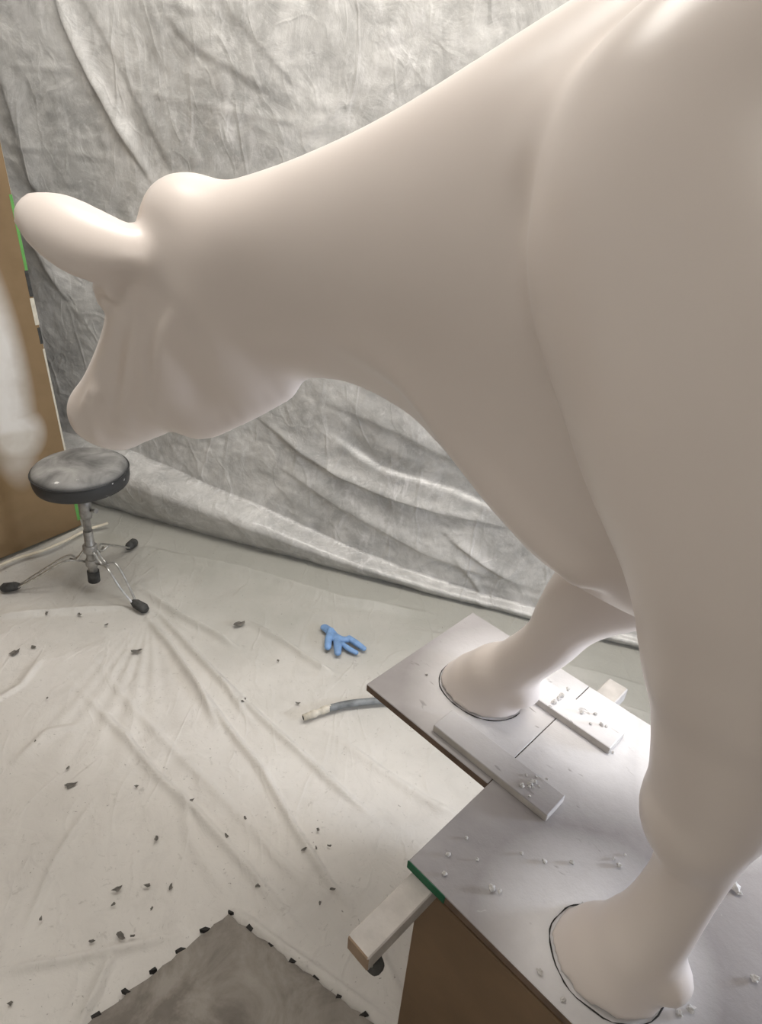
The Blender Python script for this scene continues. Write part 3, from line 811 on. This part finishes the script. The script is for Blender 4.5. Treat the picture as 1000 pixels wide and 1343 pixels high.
for i, (x, y, s) in enumerate(FL):
    P = onz(x, y); sc = s * np.linalg.norm(P - CAM) / FPX
    vs, fs = flake_mesh(100 + i, sc * .5, sc * .12, .001)
    o = mesh_obj('flake', vs, fs, MAT['flake']); o.location = (P[0], P[1], .012); o.rotation_euler = (0, 0, random.uniform(0, 6.28))
    tag(o, 'torn dark flake lying loose on the dusty floor sheet', 'flake', 'dark flakes scattered on the floor sheet')
def crumb(name, loc, r, seed, label, cat, group):
    r *= .62
    bm = bmesh.new(); bmesh.ops.create_icosphere(bm, subdivisions=2, radius=r)
    q = np.random.default_rng(seed); ph = q.uniform(0, 6, 6)
    for v in bm.verts:
        n = v.co / r
        k = 1 + .28 * math.sin(3 * n.x + ph[0]) * math.sin(4 * n.y + ph[1]) + .2 * math.sin(6 * n.z + ph[2] + 3 * n.x) + q.uniform(-.07, .07)
        v.co = Vector((v.co.x * k * 1.2, v.co.y * k, max(v.co.z * k * .75, -r * .5)))
    o = bm_obj(name, bm, MAT['plaster']); o.location = loc; o.rotation_euler = (0, 0, q.uniform(0, 6))
    return tag(o, label, cat, group)
def on_deck(x, y, z): return onz(x, y, PLAT + z)
for i in range(14):
    P = on_deck(694 + random.gauss(0, 9), 1027 + random.gauss(0, 7), .017); r = random.uniform(.002, .006)
    crumb('plaster_crumb', (P[0], P[1], PLAT + .017 + r * .5), r, i, 'plaster crumb heaped on the batten nearer the floor mat', 'plaster crumb', 'plaster crumbs heaped on one batten')
for i, (x, y, r) in enumerate([(727, 922, .008), (733, 917, .006), (737, 913, .007), (722, 928, .005), (745, 905, .006), (763, 935, .006), (781, 937, .005), (789, 951, .006), (795, 953, .004), (775, 950, .004)]):
    P = on_deck(x, y, .017)
    crumb('plaster_crumb', (P[0], P[1], PLAT + .017 + r * .45), r, 40 + i, 'small plaster crumb lying on the batten that is farther from the floor mat', 'plaster crumb', 'plaster crumbs on the other batten')
for i, (x, y, r) in enumerate([(796, 985, .009), (785, 978, .006), (804, 988, .004), (612, 1100, .004), (588, 1122, .005), (645, 1167, .008), (655, 1170, .005), (626, 1128, .004), (714, 1131, .005), (750, 1132, .005), (812, 1136, .006), (805, 1127, .004), (820, 1122, .003),
                                 (708, 1276, .006), (738, 1312, .005), (962, 1165, .012), (968, 1172, .007), (990, 1285, .008), (583, 1147, .005), (684, 1120, .004), (765, 1190, .006), (780, 1195, .004), (700, 1060, .003), (905, 1325, .008), (890, 1330, .006), (560, 885, .004), (610, 875, .004)]):
    P = on_deck(x, y, 0)
    crumb('plaster_crumb', (P[0], P[1], PLAT + .0005 + r * .45), r, 70 + i, 'loose plaster crumb on the flat boards of the deck', 'plaster crumb', 'plaster crumbs strewn on the deck boards')

# ------------------------------------------------------------------ lamps and the added rear fill
def panel_lamp(loc, label):
    r = empty('ceiling_lamp', loc); tag(r, label, 'lamp')
    bm_obj('housing', box_bm(-.6, .6, -.3, .3, 0, ZC - loc[2] - .001, .006), MAT['lampbody'], r)
    bm_obj('diffuser', box_bm(-.58, .58, -.28, .28, -.012, -.0005, .003), MAT['tube'], r)
panel_lamp(LAMP_A, 'white ceiling panel lamp above the bull sculpture')
panel_lamp(LAMP_B, 'white ceiling panel lamp above the open floor')
panel_lamp(FILL_D, 'added white fill panel over the booth end away from the stool')  # unseen panel, added only as weak fill light
wl = empty('work_lamp', (LAMP_C[0], LAMP_C[1], .006), math.radians(165.5)); tag(wl, 'cool work lamp on a tripod beyond the bull sculpture', 'lamp')
bm_obj('lamp_head', box_bm(-.03, .03, -.16, .16, LAMP_C[2] - .13, LAMP_C[2] + .13, .006), MAT['rubber'], wl)
bm_obj('lamp_lens', box_bm(.0301, .034, -.14, .14, LAMP_C[2] - .11, LAMP_C[2] + .11, .001), MAT['led'], wl)
tube('stand_pole', [(0, 0, .3), (0, 0, LAMP_C[2] - .13)], .012, MAT['steel'], wl)
for k in range(3):
    a = 2.1 * k; tube('stand_leg', [(0, 0, .34), (.25 * math.cos(a), .25 * math.sin(a), .012)], .009, MAT['steel'], wl)
